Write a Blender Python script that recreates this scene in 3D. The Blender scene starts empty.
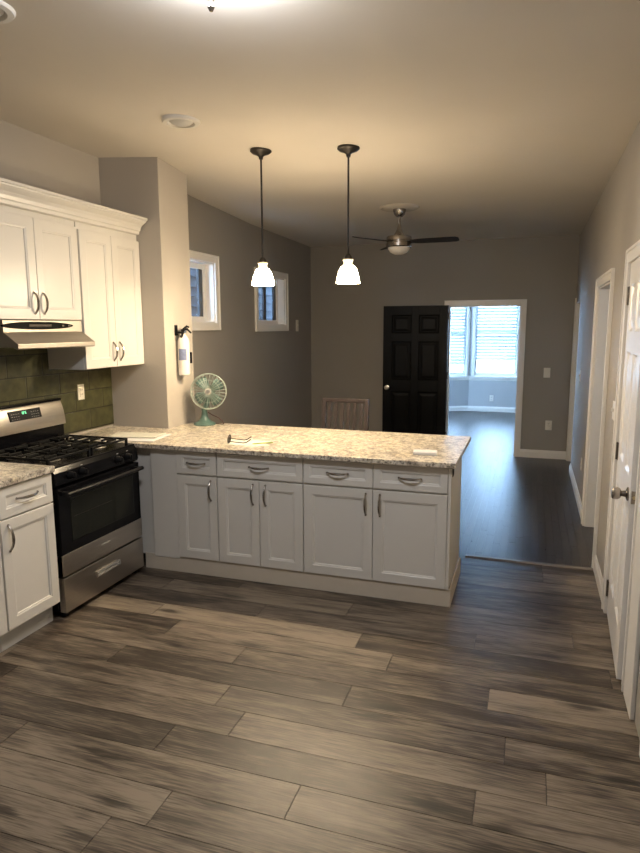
import bpy, bmesh, math, random
from mathutils import Matrix, Vector
random.seed(7)
sc = bpy.context.scene
COL = sc.collection

# ------------------------------------------------------------------ camera
F, PITCH, YAW, ROLL = 633.6, 0.156265, 0.320734, 0.00404773
cp, sp, cy, sy = math.cos(PITCH), math.sin(PITCH), math.cos(YAW), math.sin(YAW)
fwd = Vector((-sy*cp, cy*cp, -sp)); rgt = Vector((cy, sy, 0)); dwn = fwd.cross(rgt)
r2 = math.cos(ROLL)*rgt + math.sin(ROLL)*dwn
d2 = -math.sin(ROLL)*rgt + math.cos(ROLL)*dwn
cd = bpy.data.cameras.new('camera'); cam = bpy.data.objects.new('camera', cd); COL.objects.link(cam)
cd.sensor_fit = 'VERTICAL'; cd.sensor_height = 24.0; cd.lens = F/853*24.0
cd.clip_start = 0.02; cd.clip_end = 200
M = Matrix.Identity(4)
for i in range(3):
    M[i][0] = r2[i]; M[i][1] = -d2[i]; M[i][2] = -fwd[i]
M[0][3], M[1][3], M[2][3] = 0, 0, 1.705
cam.matrix_world = M
sc.camera = cam

# ------------------------------------------------------------------ sky and exposure
w = bpy.data.worlds.new('sky'); sc.world = w; w.use_nodes = True
bg = w.node_tree.nodes['Background']
bg.inputs['Color'].default_value = (0.40, 0.65, 1.0, 1); bg.inputs['Strength'].default_value = 16.0
vs = sc.view_settings
vs.view_transform = 'Standard'; vs.look = 'None'; vs.gamma = 1.0; vs.use_curve_mapping = False
vs.exposure = 0.92
PENDANT_W = 23.0      # bulb inside each pendant
SHADE_E = 44.0        # glowing glass of each pendant
DOME_E = 122.0          # glowing dome of the ceiling fixture

# ------------------------------------------------------------------ materials
def srgb(r, g, b):
    f = lambda c: (c/255/12.92 if c/255 <= .04045 else ((c/255+.055)/1.055)**2.4)
    return (f(r), f(g), f(b), 1)

def mat(name, col, rough=.5, metal=0.0, spec=.5, var=0.0, scale=8.0, bump=0.0, bscale=60.0, emit=None, es=0, coat=0, trans=0, alpha=None, aniso=None):
    m = bpy.data.materials.new(name); m.use_nodes = True
    nt = m.node_tree; b = nt.nodes['Principled BSDF']
    b.inputs['Base Color'].default_value = col
    b.inputs['Roughness'].default_value = rough; b.inputs['Metallic'].default_value = metal
    b.inputs['Coat Weight'].default_value = coat; b.inputs['Specular IOR Level'].default_value = spec
    b.inputs['Transmission Weight'].default_value = trans
    tc = nt.nodes.new('ShaderNodeTexCoord')
    if var:
        n = nt.nodes.new('ShaderNodeTexNoise'); n.inputs['Scale'].default_value = scale; n.inputs['Detail'].default_value = 5
        src = tc.outputs['Object']
        if aniso:
            mp = nt.nodes.new('ShaderNodeMapping'); mp.inputs['Scale'].default_value = aniso
            nt.links.new(src, mp.inputs['Vector']); src = mp.outputs['Vector']
        nt.links.new(src, n.inputs['Vector'])
        r = nt.nodes.new('ShaderNodeValToRGB')
        r.color_ramp.elements[0].position = .3; r.color_ramp.elements[1].position = .7
        r.color_ramp.elements[0].color = tuple(max(0, c*(1-var)) for c in col[:3])+(1,)
        r.color_ramp.elements[1].color = tuple(min(1, c*(1+var)) for c in col[:3])+(1,)
        nt.links.new(n.outputs['Fac'], r.inputs['Fac']); nt.links.new(r.outputs['Color'], b.inputs['Base Color'])
    if bump:
        n2 = nt.nodes.new('ShaderNodeTexNoise'); n2.inputs['Scale'].default_value = bscale; n2.inputs['Detail'].default_value = 4
        nt.links.new(tc.outputs['Object'], n2.inputs['Vector'])
        bp = nt.nodes.new('ShaderNodeBump'); bp.inputs['Strength'].default_value = bump; bp.inputs['Distance'].default_value = .01
        nt.links.new(n2.outputs['Fac'], bp.inputs['Height']); nt.links.new(bp.outputs['Normal'], b.inputs['Normal'])
    if emit:
        b.inputs['Emission Color'].default_value = emit; b.inputs['Emission Strength'].default_value = es
    return m

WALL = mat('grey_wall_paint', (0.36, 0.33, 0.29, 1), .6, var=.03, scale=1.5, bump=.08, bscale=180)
KWALL = mat('lighter_kitchen_wall', (0.47, 0.43, 0.375, 1), .6, var=.03, scale=1.5, bump=.08, bscale=180)  # lighter wall colour for the kitchen left wall and pillar
FWALL = mat('darker_front_room_wall', (0.27, 0.245, 0.215, 1), .6, var=.03, scale=1.5, bump=.08, bscale=180)  # darker wall colour for the front room's left and back walls
CEIL = mat('ceiling_paint', (0.66, 0.61, 0.54, 1), .75, var=.03, scale=1.2, bump=.18, bscale=2.5)
TRIM = mat('white_trim_paint', (0.74, 0.71, 0.66, 1), .35, var=.02, scale=3)
CAB = mat('white_cabinet_paint', (0.68, 0.655, 0.605, 1), .36, var=.015, scale=2)
TOE = mat('cream_toe_board', (0.62, 0.55, 0.45, 1), .5, var=.05, scale=4)
TOEG = mat('grey_toe_board', (0.50, 0.50, 0.48, 1), .5, var=.06, scale=4)
CABIN = mat('cabinet_underside', (0.60, 0.57, 0.52, 1), .5, var=.03)
NICK = mat('brushed_nickel', (0.36, 0.33, 0.30, 1), .24, 1.0, var=.08, scale=30)
STEEL = mat('stainless_steel', (0.50, 0.465, 0.42, 1), .32, 1.0, var=.06, scale=6, aniso=(1, 1, 40))
HOODST = mat('hood_steel', (0.40, 0.365, 0.32, 1), .5, 1.0, var=.06, scale=6, aniso=(30, 1, 1))
BLACK = mat('black_enamel', (0.004, 0.004, 0.005, 1), .2, spec=.14, var=.2, scale=12)
BLKMAT = mat('cast_iron', (0.006, 0.006, 0.006, 1), .45, spec=.18, var=.3, scale=40, bump=.1)
BLKPL = mat('black_plastic', (0.007, 0.007, 0.008, 1), .4, spec=.2, var=.2)
GLASSBLK = mat('oven_glass', (0.010, 0.011, 0.009, 1), .12, spec=.2, var=.15, scale=3)
BURN = mat('burner_aluminium', (0.55, 0.53, 0.50, 1), .3, 1.0, var=.1)
PANELB = mat('matte_black_panel', (0.004, 0.004, 0.004, 1), .5, spec=.05, var=.2)
GREEN_LED = mat('green_clock_digits', (0.1, 0.6, 0.3, 1), .4, emit=(0.25, 1, 0.5, 1), es=1.2)
MARK = mat('pale_grey_print', (0.45, 0.45, 0.43, 1), .5, var=.05)
DARKDOOR = mat('black_door_paint', (0.003, 0.003, 0.0035, 1), .42, spec=.12, var=.2, scale=3)
DOORW = mat('white_door_paint', (0.74, 0.72, 0.69, 1), .33, var=.02, scale=3)
BRONZE = mat('dark_bronze', (0.035, 0.03, 0.026, 1), .4, .7, var=.2, scale=20)
BRASS = mat('socket_cap_metal', (0.55, 0.45, 0.3, 1), .35, .8, var=.1)
PLATE = mat('ivory_plastic', (0.72, 0.69, 0.62, 1), .4, var=.02)
SLOT = mat('dark_slot', (0.03, 0.03, 0.03, 1), .6, var=.1)
TEAL = mat('teal_enamel', (0.075, 0.135, 0.115, 1), .3, var=.06, scale=10)
TEALW = mat('pale_teal_wire', (0.36, 0.42, 0.37, 1), .3, .2, var=.05)
CHROME = mat('chrome', (0.80, 0.79, 0.77, 1), .3, 1.0, var=.03)
CORD = mat('dark_red_cord', (0.07, 0.018, 0.015, 1), .5, var=.1)
EXTW = mat('white_cylinder_paint', (0.80, 0.76, 0.70, 1), .3, var=.03)
LBLUE = mat('blue_label_print', (0.22, 0.26, 0.42, 1), .5, var=.12, scale=60)
LWHITE = mat('white_label_print', (0.78, 0.76, 0.72, 1), .5, var=.06, scale=80)
PAPER = mat('paper', (0.76, 0.74, 0.72, 1), .8, var=.03, scale=20)
PAPER2 = mat('cream_paper', (0.62, 0.61, 0.52, 1), .8, var=.03, scale=20)
GREENP = mat('green_marker', (0.33, 0.42, 0.10, 1), .5, var=.1)
TORT = mat('tortoise_frame', (0.03, 0.016, 0.01, 1), .3, var=.4, scale=50)
LENS = mat('dark_lens', (0.01, 0.007, 0.006, 1), .2, spec=.15, var=.2)
CHAIRW = mat('dark_chair_wood', (0.055, 0.040, 0.036, 1), .45, spec=.3, var=.2, scale=6, aniso=(6, 6, .6))
FANBL = mat('dark_fan_blade', (0.014, 0.012, 0.011, 1), .5, var=.2, scale=8)
FROST = mat('frosted_glass_off', (0.55, 0.52, 0.47, 1), .4, var=.02)
MEDAL = mat('medallion_plaster', (0.50, 0.46, 0.40, 1), .7, var=.03)
RECESS = mat('off_white_lamp_trim', (0.66, 0.63, 0.57, 1), .5, var=.03)
RECESSL = mat('off_lens', (0.50, 0.48, 0.44, 1), .5, var=.03)
BACKW = mat('blue_grey_back_wall_paint', (0.40, 0.40, 0.40, 1), .6, var=.03, scale=1.5)
BRICK = mat('neighbour_siding', (0.26, 0.30, 0.36, 1), .8, var=.12, scale=4)
SASH = mat('dark_window_sash', (0.05, 0.055, 0.065, 1), .4, var=.1)
THRESH = mat('threshold_metal', (0.22, 0.19, 0.16, 1), .4, .4, var=.1)
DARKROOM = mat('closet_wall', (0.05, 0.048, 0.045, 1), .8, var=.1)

def glass_mat():
    m = bpy.data.materials.new('window_glass'); m.use_nodes = True; nt = m.node_tree
    b = nt.nodes['Principled BSDF']; out = nt.nodes['Material Output']
    b.inputs['Base Color'].default_value = (.9, .95, 1, 1); b.inputs['Roughness'].default_value = .03
    t = nt.nodes.new('ShaderNodeBsdfTransparent'); mx = nt.nodes.new('ShaderNodeMixShader')
    n = nt.nodes.new('ShaderNodeTexNoise'); n.inputs['Scale'].default_value = 2
    mr = nt.nodes.new('ShaderNodeMapRange'); mr.inputs['To Min'].default_value = .05; mr.inputs['To Max'].default_value = .09
    nt.links.new(n.outputs['Fac'], mr.inputs['Value']); nt.links.new(mr.outputs['Result'], mx.inputs['Fac'])
    nt.links.new(t.outputs[0], mx.inputs[1]); nt.links.new(b.outputs[0], mx.inputs[2]); nt.links.new(mx.outputs[0], out.inputs['Surface'])
    return m
GLASS = glass_mat()

def blind_mat():
    m = bpy.data.materials.new('blind_slat_vinyl'); m.use_nodes = True; nt = m.node_tree
    b = nt.nodes['Principled BSDF']; out = nt.nodes['Material Output']
    b.inputs['Base Color'].default_value = (.42, .45, .48, 1); b.inputs['Roughness'].default_value = .5
    t = nt.nodes.new('ShaderNodeBsdfTranslucent'); t.inputs['Color'].default_value = (.60, .72, .85, 1)
    n = nt.nodes.new('ShaderNodeTexNoise'); n.inputs['Scale'].default_value = 3
    mr = nt.nodes.new('ShaderNodeMapRange'); mr.inputs['To Min'].default_value = .012; mr.inputs['To Max'].default_value = .020
    mx = nt.nodes.new('ShaderNodeMixShader')
    nt.links.new(n.outputs['Fac'], mr.inputs['Value']); nt.links.new(mr.outputs['Result'], mx.inputs['Fac'])
    nt.links.new(b.outputs[0], mx.inputs[1]); nt.links.new(t.outputs[0], mx.inputs[2]); nt.links.new(mx.outputs[0], out.inputs['Surface'])
    return m
BLIND = blind_mat()

def emis(name, col, s):
    m = bpy.data.materials.new(name); m.use_nodes = True; nt = m.node_tree
    b = nt.nodes['Principled BSDF']; b.inputs['Base Color'].default_value = (.8, .78, .72, 1); b.inputs['Roughness'].default_value = .3
    b.inputs['Emission Color'].default_value = col; b.inputs['Emission Strength'].default_value = s
    return m
SHADEM = emis('lit_white_glass_shade', (1, .79, .52, 1), SHADE_E)
NECKM = emis('lit_glass_neck', (1, .74, .36, 1), .75)
BULBM = emis('lit_bulb', (1, .74, .42, 1), 30)
DOMEM = emis('lit_cool_dome_glass', (.93, .95, 1, 1), DOME_E)

def node(nt, t, **kw):
    n = nt.nodes.new(t)
    for k, v in kw.items():
        if hasattr(n, k): setattr(n, k, v)
    return n

def granite():
    m = bpy.data.materials.new('speckled_granite'); m.use_nodes = True; nt = m.node_tree; L = nt.links
    b = nt.nodes['Principled BSDF']; b.inputs['Roughness'].default_value = .28
    tc = node(nt, 'ShaderNodeTexCoord')
    n1 = node(nt, 'ShaderNodeTexNoise'); n1.inputs['Scale'].default_value = 28; n1.inputs['Detail'].default_value = 8; n1.inputs['Roughness'].default_value = .7
    n2 = node(nt, 'ShaderNodeTexNoise'); n2.inputs['Scale'].default_value = 75; n2.inputs['Detail'].default_value = 4
    n3 = node(nt, 'ShaderNodeTexNoise'); n3.inputs['Scale'].default_value = 9; n3.inputs['Detail'].default_value = 6
    for n in (n1, n2, n3): L.new(tc.outputs['Object'], n.inputs['Vector'])
    r1 = node(nt, 'ShaderNodeValToRGB'); e = r1.color_ramp.elements
    e[0].position = .33; e[0].color = (.13, .115, .10, 1); e[1].position = .66; e[1].color = (.86, .83, .75, 1)
    q = e.new(.46); q.color = (.47, .42, .35, 1); q = e.new(.55); q.color = (.77, .73, .64, 1)
    L.new(n1.outputs['Fac'], r1.inputs['Fac'])
    r2_ = node(nt, 'ShaderNodeValToRGB'); e = r2_.color_ramp.elements
    e[0].position = .36; e[0].color = (.30, .28, .27, 1); e[1].position = .46; e[1].color = (1, 1, 1, 1)
    L.new(n2.outputs['Fac'], r2_.inputs['Fac'])
    r3 = node(nt, 'ShaderNodeValToRGB'); e = r3.color_ramp.elements
    e[0].position = .35; e[0].color = (.86, .84, .84, 1); e[1].position = .65; e[1].color = (1.0, .95, .84, 1)
    L.new(n3.outputs['Fac'], r3.inputs['Fac'])
    def mul(a, c):
        mx = node(nt, 'ShaderNodeMix', data_type='RGBA', blend_type='MULTIPLY'); mx.inputs['Factor'].default_value = 1
        L.new(a, mx.inputs[6]); L.new(c, mx.inputs[7]); return mx.outputs[2]
    L.new(mul(mul(r1.outputs['Color'], r2_.outputs['Color']), r3.outputs['Color']), b.inputs['Base Color'])
    return m
GRAN = granite()

def planks(name, ramp, gx, gy, rough, knots=True):
    """wood: per-plank tone from the mesh attribute, streaky grain along the plank"""
    m = bpy.data.materials.new(name); m.use_nodes = True; nt = m.node_tree; L = nt.links
    b = nt.nodes['Principled BSDF']
    at = node(nt, 'ShaderNodeAttribute'); at.attribute_name = 'plank_tone'
    tc = node(nt, 'ShaderNodeTexCoord')
    sep = node(nt, 'ShaderNodeSeparateColor'); L.new(at.outputs['Color'], sep.inputs['Color'])
    off = node(nt, 'ShaderNodeVectorMath', operation='SCALE'); off.inputs['Scale'].default_value = 37.0
    L.new(at.outputs['Color'], off.inputs[0])
    add = node(nt, 'ShaderNodeVectorMath', operation='ADD'); L.new(tc.outputs['Object'], add.inputs[0]); L.new(off.outputs[0], add.inputs[1])
    def noise(sx, sy, scale, det, dist=0):
        mp = node(nt, 'ShaderNodeMapping'); mp.inputs['Scale'].default_value = (sx, sy, 1)
        L.new(add.outputs[0], mp.inputs['Vector'])
        n = node(nt, 'ShaderNodeTexNoise'); n.inputs['Scale'].default_value = scale; n.inputs['Detail'].default_value = det
        n.inputs['Distortion'].default_value = dist
        L.new(mp.outputs[0], n.inputs['Vector']); return n.outputs['Fac']
    g1 = noise(gx, gy, 2.2, 6, .6); g2 = noise(gx*1.6, gy*3, 7.0, 8, .4); g3 = noise(gx*1.3, gy*.55, 2.0, 4, 1.2)
    def math_(op, a, c):
        n = node(nt, 'ShaderNodeMath', operation=op)
        for i, v in enumerate((a, c)):
            if isinstance(v, (int, float)): n.inputs[i].default_value = v
            else: L.new(v, n.inputs[i])
        return n.outputs[0]
    s = math_('ADD', math_('MULTIPLY', g1, .55), math_('MULTIPLY', g2, .72))
    s = math_('ADD', s, math_('MULTIPLY', g3, .42))
    s = math_('ADD', s, math_('MULTIPLY', math_('SUBTRACT', sep.outputs[0], .5), .25))
    s = math_('SUBTRACT', s, .335)
    r = node(nt, 'ShaderNodeValToRGB'); e = r.color_ramp.elements
    e[0].position, e[0].color = ramp[0]; e[1].position, e[1].color = ramp[-1]
    for p_, c_ in ramp[1:-1]:
        q = e.new(p_); q.color = c_
    L.new(s, r.inputs['Fac'])
    colr = r.outputs['Color']
    if knots:
        mp = node(nt, 'ShaderNodeMapping'); mp.inputs['Scale'].default_value = (1.0, 4.2, 1); L.new(add.outputs[0], mp.inputs['Vector'])
        v = node(nt, 'ShaderNodeTexVoronoi'); v.voronoi_dimensions = '2D'; v.inputs['Scale'].default_value = .95; L.new(mp.outputs[0], v.inputs['Vector'])
        wob = math_('ADD', v.outputs['Distance'], math_('MULTIPLY', math_('SUBTRACT', g2, .5), .16))
        kr = node(nt, 'ShaderNodeValToRGB'); e = kr.color_ramp.elements
        e[0].position = .035; e[0].color = (.09, .075, .065, 1); e[1].position = .12; e[1].color = (1, 1, 1, 1)
        L.new(wob, kr.inputs['Fac'])
        mx = node(nt, 'ShaderNodeMix', data_type='RGBA', blend_type='MULTIPLY'); mx.inputs['Factor'].default_value = .85
        L.new(colr, mx.inputs[6]); L.new(kr.outputs['Color'], mx.inputs[7]); colr = mx.outputs[2]
    L.new(colr, b.inputs['Base Color'])
    rr = node(nt, 'ShaderNodeMapRange'); rr.inputs['To Min'].default_value = rough-.07; rr.inputs['To Max'].default_value = rough+.10
    L.new(g2, rr.inputs['Value']); L.new(rr.outputs['Result'], b.inputs['Roughness'])
    bp = node(nt, 'ShaderNodeBump'); bp.inputs['Strength'].default_value = .12; bp.inputs['Distance'].default_value = .004
    L.new(g2, bp.inputs['Height']); L.new(bp.outputs['Normal'], b.inputs['Normal'])
    return m
PLANK = planks('grey_brown_plank_floor', [(.36, (.030, .022, .016, 1)), (.46, (.082, .063, .046, 1)), (.55, (.138, .108, .079, 1)), (.68, (.215, .176, .132, 1))], .8, 8.0, .40)
DARKPL = planks('dark_strip_floor', [(.25, (.010, .008, .007, 1)), (.5, (.024, .019, .016, 1)), (.75, (.045, .035, .028, 1))], 9.0, 1.0, .30, knots=False)

def tile():
    m = bpy.data.materials.new('olive_green_tile'); m.use_nodes = True; nt = m.node_tree; L = nt.links
    b = nt.nodes['Principled BSDF']; b.inputs['Roughness'].default_value = .3
    tc = node(nt, 'ShaderNodeTexCoord')
    sx = node(nt, 'ShaderNodeSeparateXYZ'); L.new(tc.outputs['Object'], sx.inputs[0])
    cb = node(nt, 'ShaderNodeCombineXYZ'); L.new(sx.outputs['Y'], cb.inputs['X']); L.new(sx.outputs['Z'], cb.inputs['Y'])
    mp = node(nt, 'ShaderNodeMapping'); mp.inputs['Location'].default_value = (-3.885, -.939, 0); L.new(cb.outputs[0], mp.inputs['Vector'])
    br = node(nt, 'ShaderNodeTexBrick'); br.offset = .5
    br.inputs['Scale'].default_value = 1; br.inputs['Brick Width'].default_value = .317; br.inputs['Row Height'].default_value = .147
    br.inputs['Mortar Size'].default_value = .005; br.inputs['Mortar Smooth'].default_value = .4; br.inputs['Bias'].default_value = 0
    br.inputs['Color1'].default_value = (.050, .052, .024, 1); br.inputs['Color2'].default_value = (.080, .078, .036, 1); br.inputs['Mortar'].default_value = (.016, .015, .010, 1)
    L.new(mp.outputs[0], br.inputs['Vector'])
    n = node(nt, 'ShaderNodeTexNoise'); n.inputs['Scale'].default_value = 16; n.inputs['Detail'].default_value = 6; L.new(tc.outputs['Object'], n.inputs['Vector'])
    rp = node(nt, 'ShaderNodeValToRGB'); e = rp.color_ramp.elements
    e[0].position = .3; e[0].color = (.55, .55, .5, 1); e[1].position = .75; e[1].color = (1.35, 1.3, 1.2, 1)
    L.new(n.outputs['Fac'], rp.inputs['Fac'])
    mx = node(nt, 'ShaderNodeMix', data_type='RGBA', blend_type='MULTIPLY'); mx.inputs['Factor'].default_value = 1
    L.new(br.outputs['Color'], mx.inputs[6]); L.new(rp.outputs['Color'], mx.inputs[7]); L.new(mx.outputs[2], b.inputs['Base Color'])
    bp = node(nt, 'ShaderNodeBump'); bp.inputs['Strength'].default_value = .5; bp.inputs['Distance'].default_value = .004; bp.invert = True
    L.new(br.outputs['Fac'], bp.inputs['Height']); L.new(bp.outputs['Normal'], b.inputs['Normal'])
    return m
TILE = tile()

# ------------------------------------------------------------------ mesh helpers
BASE = {}
def thing(name, loc, label, cat, group=None):
    o = bpy.data.objects.new(name, None); COL.objects.link(o); o.location = loc
    o.empty_display_size = .05
    BASE[o] = Vector(loc); o['label'] = label; o['category'] = cat
    if group: o['group'] = group
    return o

def mk(name, bm, m, parent=None, smooth=False, bevel=0.0, label=None, cat=None, group=None, kind=None):
    bmesh.ops.recalc_face_normals(bm, faces=bm.faces[:])
    me = bpy.data.meshes.new(name)
    base = BASE[parent] if parent is not None else Vector((0, 0, 0))
    if base.length: bmesh.ops.translate(bm, verts=bm.verts[:], vec=-base)
    bm.to_mesh(me); bm.free()
    o = bpy.data.objects.new(name, me); COL.objects.link(o)
    me.materials.append(m)
    if smooth:
        for p in me.polygons: p.use_smooth = True
        if smooth == 'auto':
            try: me.set_sharp_from_angle(angle=math.radians(35))
            except Exception: pass
    if parent is not None: o.parent = parent
    BASE[o] = base
    if bevel:
        b = o.modifiers.new('bevel', 'BEVEL'); b.width = bevel; b.segments = 2; b.limit_method = 'ANGLE'; b.angle_limit = math.radians(40)
    if label: o['label'] = label
    if cat: o['category'] = cat
    if group: o['group'] = group
    if kind: o['kind'] = kind
    return o

def NB(): return bmesh.new()
def box(bm, x0, x1, y0, y1, z0, z1, T=None):
    vs_ = [bm.verts.new((x, y, z)) for x in (x0, x1) for y in (y0, y1) for z in (z0, z1)]
    for f in ((0, 1, 3, 2), (4, 6, 7, 5), (0, 4, 5, 1), (2, 3, 7, 6), (0, 2, 6, 4), (1, 5, 7, 3)):
        bm.faces.new([vs_[i] for i in f])
    if T is not None: bmesh.ops.transform(bm, matrix=T, verts=vs_)
    return bm
def BX(*a, T=None): return box(NB(), *a, T=T)

def lathe(bm, prof, c=(0, 0, 0), R=None, seg=32):
    R = R or Matrix.Identity(3); c = Vector(c); rings = []
    for r, z in prof:
        if r < 1e-5: rings.append([bm.verts.new(c+R@Vector((0, 0, z)))])
        else: rings.append([bm.verts.new(c+R@Vector((r*math.cos(2*math.pi*i/seg), r*math.sin(2*math.pi*i/seg), z))) for i in range(seg)])
    for a, b in zip(rings, rings[1:]):
        for i in range(seg):
            j = (i+1) % seg
            if len(a) == 1 and len(b) == 1: continue
            if len(a) == 1: bm.faces.new((a[0], b[i], b[j]))
            elif len(b) == 1: bm.faces.new((a[i], b[0], a[j]))
            else: bm.faces.new((a[i], b[i], b[j], a[j]))
    return bm

def axis_rot(d):
    return Vector((0, 0, 1)).rotation_difference(Vector(d).normalized()).to_matrix()

def cyl(bm, p0, p1, r0, r1=None, seg=20):
    p0, p1 = Vector(p0), Vector(p1); r1 = r0 if r1 is None else r1
    L = (p1-p0).length
    return lathe(bm, [(0, 0), (r0, 0), (r1, L), (0, L)], p0, axis_rot(p1-p0), seg)

def tube(bm, pts, r, seg=10, cap=True):
    pts = [Vector(p) for p in pts]; n = len(pts); rings = []; up = None
    for i, p in enumerate(pts):
        t = (pts[min(i+1, n-1)]-pts[max(i-1, 0)]).normalized()
        if up is None:
            up = Vector((0, 0, 1)) if abs(t.z) < .9 else Vector((1, 0, 0))
        u = (up-t*up.dot(t)).normalized(); v = t.cross(u); up = u
        rr = r[i] if isinstance(r, (list, tuple)) else r
        rings.append([bm.verts.new(p+(u*math.cos(2*math.pi*k/seg)+v*math.sin(2*math.pi*k/seg))*rr) for k in range(seg)])
    for a, b in zip(rings, rings[1:]):
        for k in range(seg):
            bm.faces.new((a[k], a[(k+1) % seg], b[(k+1) % seg], b[k]))
    if cap:
        bm.faces.new(rings[0]); bm.faces.new(rings[-1][::-1])
    return bm

def ring(bm, c, d, R, r, seg=40, mseg=8):
    rot = axis_rot(d); c = Vector(c)
    vs_ = [[bm.verts.new(c+rot@Vector(((R+r*math.cos(b))*math.cos(a), (R+r*math.cos(b))*math.sin(a), r*math.sin(b))))
            for b in [2*math.pi*k/mseg for k in range(mseg)]] for a in [2*math.pi*i/seg for i in range(seg)]]
    for i in range(seg):
        for k in range(mseg):
            bm.faces.new((vs_[i][k], vs_[(i+1) % seg][k], vs_[(i+1) % seg][(k+1) % mseg], vs_[i][(k+1) % mseg]))
    return bm

def frameM(o, U, N):
    m = Matrix.Identity(4); Z = Vector((0, 0, 1)); U = Vector(U).normalized(); N = Vector(N).normalized()
    for i in range(3):
        m[i][0] = U[i]; m[i][1] = Z[i]; m[i][2] = N[i]; m[i][3] = o[i]
    return m       # local (a along U, b up, d out)

def ringpanel(bm, T, a0, b0, w_, h_, loops, cap0=True):
    prev = None
    for ins, d in loops:
        cur = [bm.verts.new(T@Vector(p)) for p in ((a0+ins, b0+ins, d), (a0+w_-ins, b0+ins, d), (a0+w_-ins, b0+h_-ins, d), (a0+ins, b0+h_-ins, d))]
        if prev is None:
            if cap0: bm.faces.new(cur)
        else:
            for i in range(4): bm.faces.new((prev[i], prev[(i+1) % 4], cur[(i+1) % 4], cur[i]))
        prev = cur
    bm.faces.new(prev[::-1])
    return bm

def shaker(T, a0, b0, w_, h_, fr=.057, t=.02):
    return ringpanel(NB(), T, a0, b0, w_, h_, [(0, 0), (0, t-.002), (.002, t), (fr, t), (fr+.004, t-.003), (fr+.010, t-.004), (fr+.014, t-.010)])

def pull(T, a, b, vertical, L=.125, t=.02):
    pts = []; rr = []
    for i in range(13):
        s = -1+2*i/12
        h = .030*(1-abs(s)**2.6)
        p = (a, b+s*L/2, t+h) if vertical else (a+s*L/2, b, t+h)
        pts.append(T@Vector(p)); rr.append(.0082-.0028*abs(s))
    bm = tube(NB(), pts, rr, 8)
    for s in (-1, 1):
        p = (a, b+s*L/2, t) if vertical else (a+s*L/2, b, t)
        q = (p[0], p[1], t+.006)
        cyl(bm, T@Vector(p), T@Vector(q), .0075, .006, 10)
    return bm

def prism(bm, poly, axis, lo, hi):
    f = {'x': lambda p, s: (s, p[0], p[1]), 'y': lambda p, s: (p[0], s, p[1]), 'z': lambda p, s: (p[0], p[1], s)}[axis]
    A = [bm.verts.new(f(p, lo)) for p in poly]; B = [bm.verts.new(f(p, hi)) for p in poly]
    bm.faces.new(A); bm.faces.new(B[::-1]); n = len(poly)
    for i in range(n): bm.faces.new((A[i], A[(i+1) % n], B[(i+1) % n], B[i]))
    return bm

def struct(name, bm, m, bevel=0, smooth=False, parent=None):
    return mk(name, bm, m, parent, smooth=smooth, bevel=bevel, kind='structure' if parent is None else None)

# ------------------------------------------------------------------ the setting
XL, XF, XR = -3.22, -2.985, 0.50          # kitchen left wall, far left wall, right wall
YB, YK, Y0 = 8.60, 4.66, -1.40            # back wall, floor change, wall behind
YBAY = 13.10
HT = 3.10
def ceil_z(x, y):
    pts = [(-9, .175), (4.3, .175), (5.3, .075), (6.6, .02), (8.6, 0), (99, 0)]
    for (ya, a), (yb, b) in zip(pts, pts[1:]):
        if ya <= y <= yb:
            k = a+(b-a)*(y-ya)/(yb-ya); break
    return 2.80+k*max(0, min(1.1, (0.5-x)/3.45))**1.5

# kitchen plank floor, one mesh, every plank with its own tone
def plank_floor(name, rows, m, along, gap, z=0.0):
    bm = NB(); cl = bm.loops.layers.float_color.new('plank_tone')
    for lo, hi, segs in rows:
        for a, b in segs:
            tone = (random.random(), random.random(), random.random(), 1)
            if along == 'x' and abs(lo-2.7202) < .02 and a > -.2: tone = (1.0, .31, .62, 1)
            q = ((a+gap, lo+gap), (b-gap, lo+gap), (b-gap, hi-gap), (a+gap, hi-gap))
            if along == 'y': q = [(p[1], p[0]) for p in q]
            tp = [bm.verts.new((p[0], p[1], z)) for p in q]
            bt = [bm.verts.new((p[0], p[1], z-.012)) for p in q]
            fs = [bm.faces.new(tp)]
            for i in range(4): fs.append(bm.faces.new((tp[i], tp[(i+1) % 4], bt[(i+1) % 4], bt[i])))
            for f in fs:
                for l in f.loops: l[cl] = tone
    me = bpy.data.meshes.new(name); 
    bmesh.ops.recalc_face_normals(bm, faces=bm.faces[:]); bm.to_mesh(me); bm.free()
    o = bpy.data.objects.new(name, me); COL.objects.link(o); me.materials.append(m); o['kind'] = 'structure'
    return o
W_ = .1767; joints = {0: -1.194, 1: -.75, 2: -.122, 4: -.03, 5: -.745, 6: -.117, 7: -.62}
rows = []; k = -18; y = 1.66-18*W_
while y < YK-.001:
    j = joints.get(k, random.uniform(-1.2, 0))
    xs = [j-1.27*i for i in range(-3, 6)]; xs.sort()
    segs = []
    for a, b in zip(xs, xs[1:]):
        a2, b2 = max(a, -3.3), min(b, 1.75)
        if b2-a2 > .02: segs.append((a2, b2))
    rows.append((y, min(y+W_, YK), segs)); y += W_; k += 1
plank_floor('floor', rows, PLANK, 'x', .0013)
struct('floor_base', BX(-3.4, 1.8, -1.7, 13.6, -.08, -.006), SLOT)
rows = []; x = -3.3
while x < 1.75:
    yy = YK-random.uniform(0, .9); segs = []
    while yy < 13.4:
        L = random.uniform(.5, 1.1); a, b = max(yy, YK), min(yy+L, 13.4)
        if b-a > .02: segs.append((a, b))
        yy += L
    rows.append((x, x+.058, segs)); x += .058
plank_floor('floor_front_room', rows, DARKPL, 'y', .0005, z=-.001)
bm = prism(NB(), [(YK-.022, 0), (YK-.016, .007), (YK+.016, .007), (YK+.022, 0)], 'x', -.40, XR-.002)
struct('trim_1', bm, THRESH)

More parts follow.
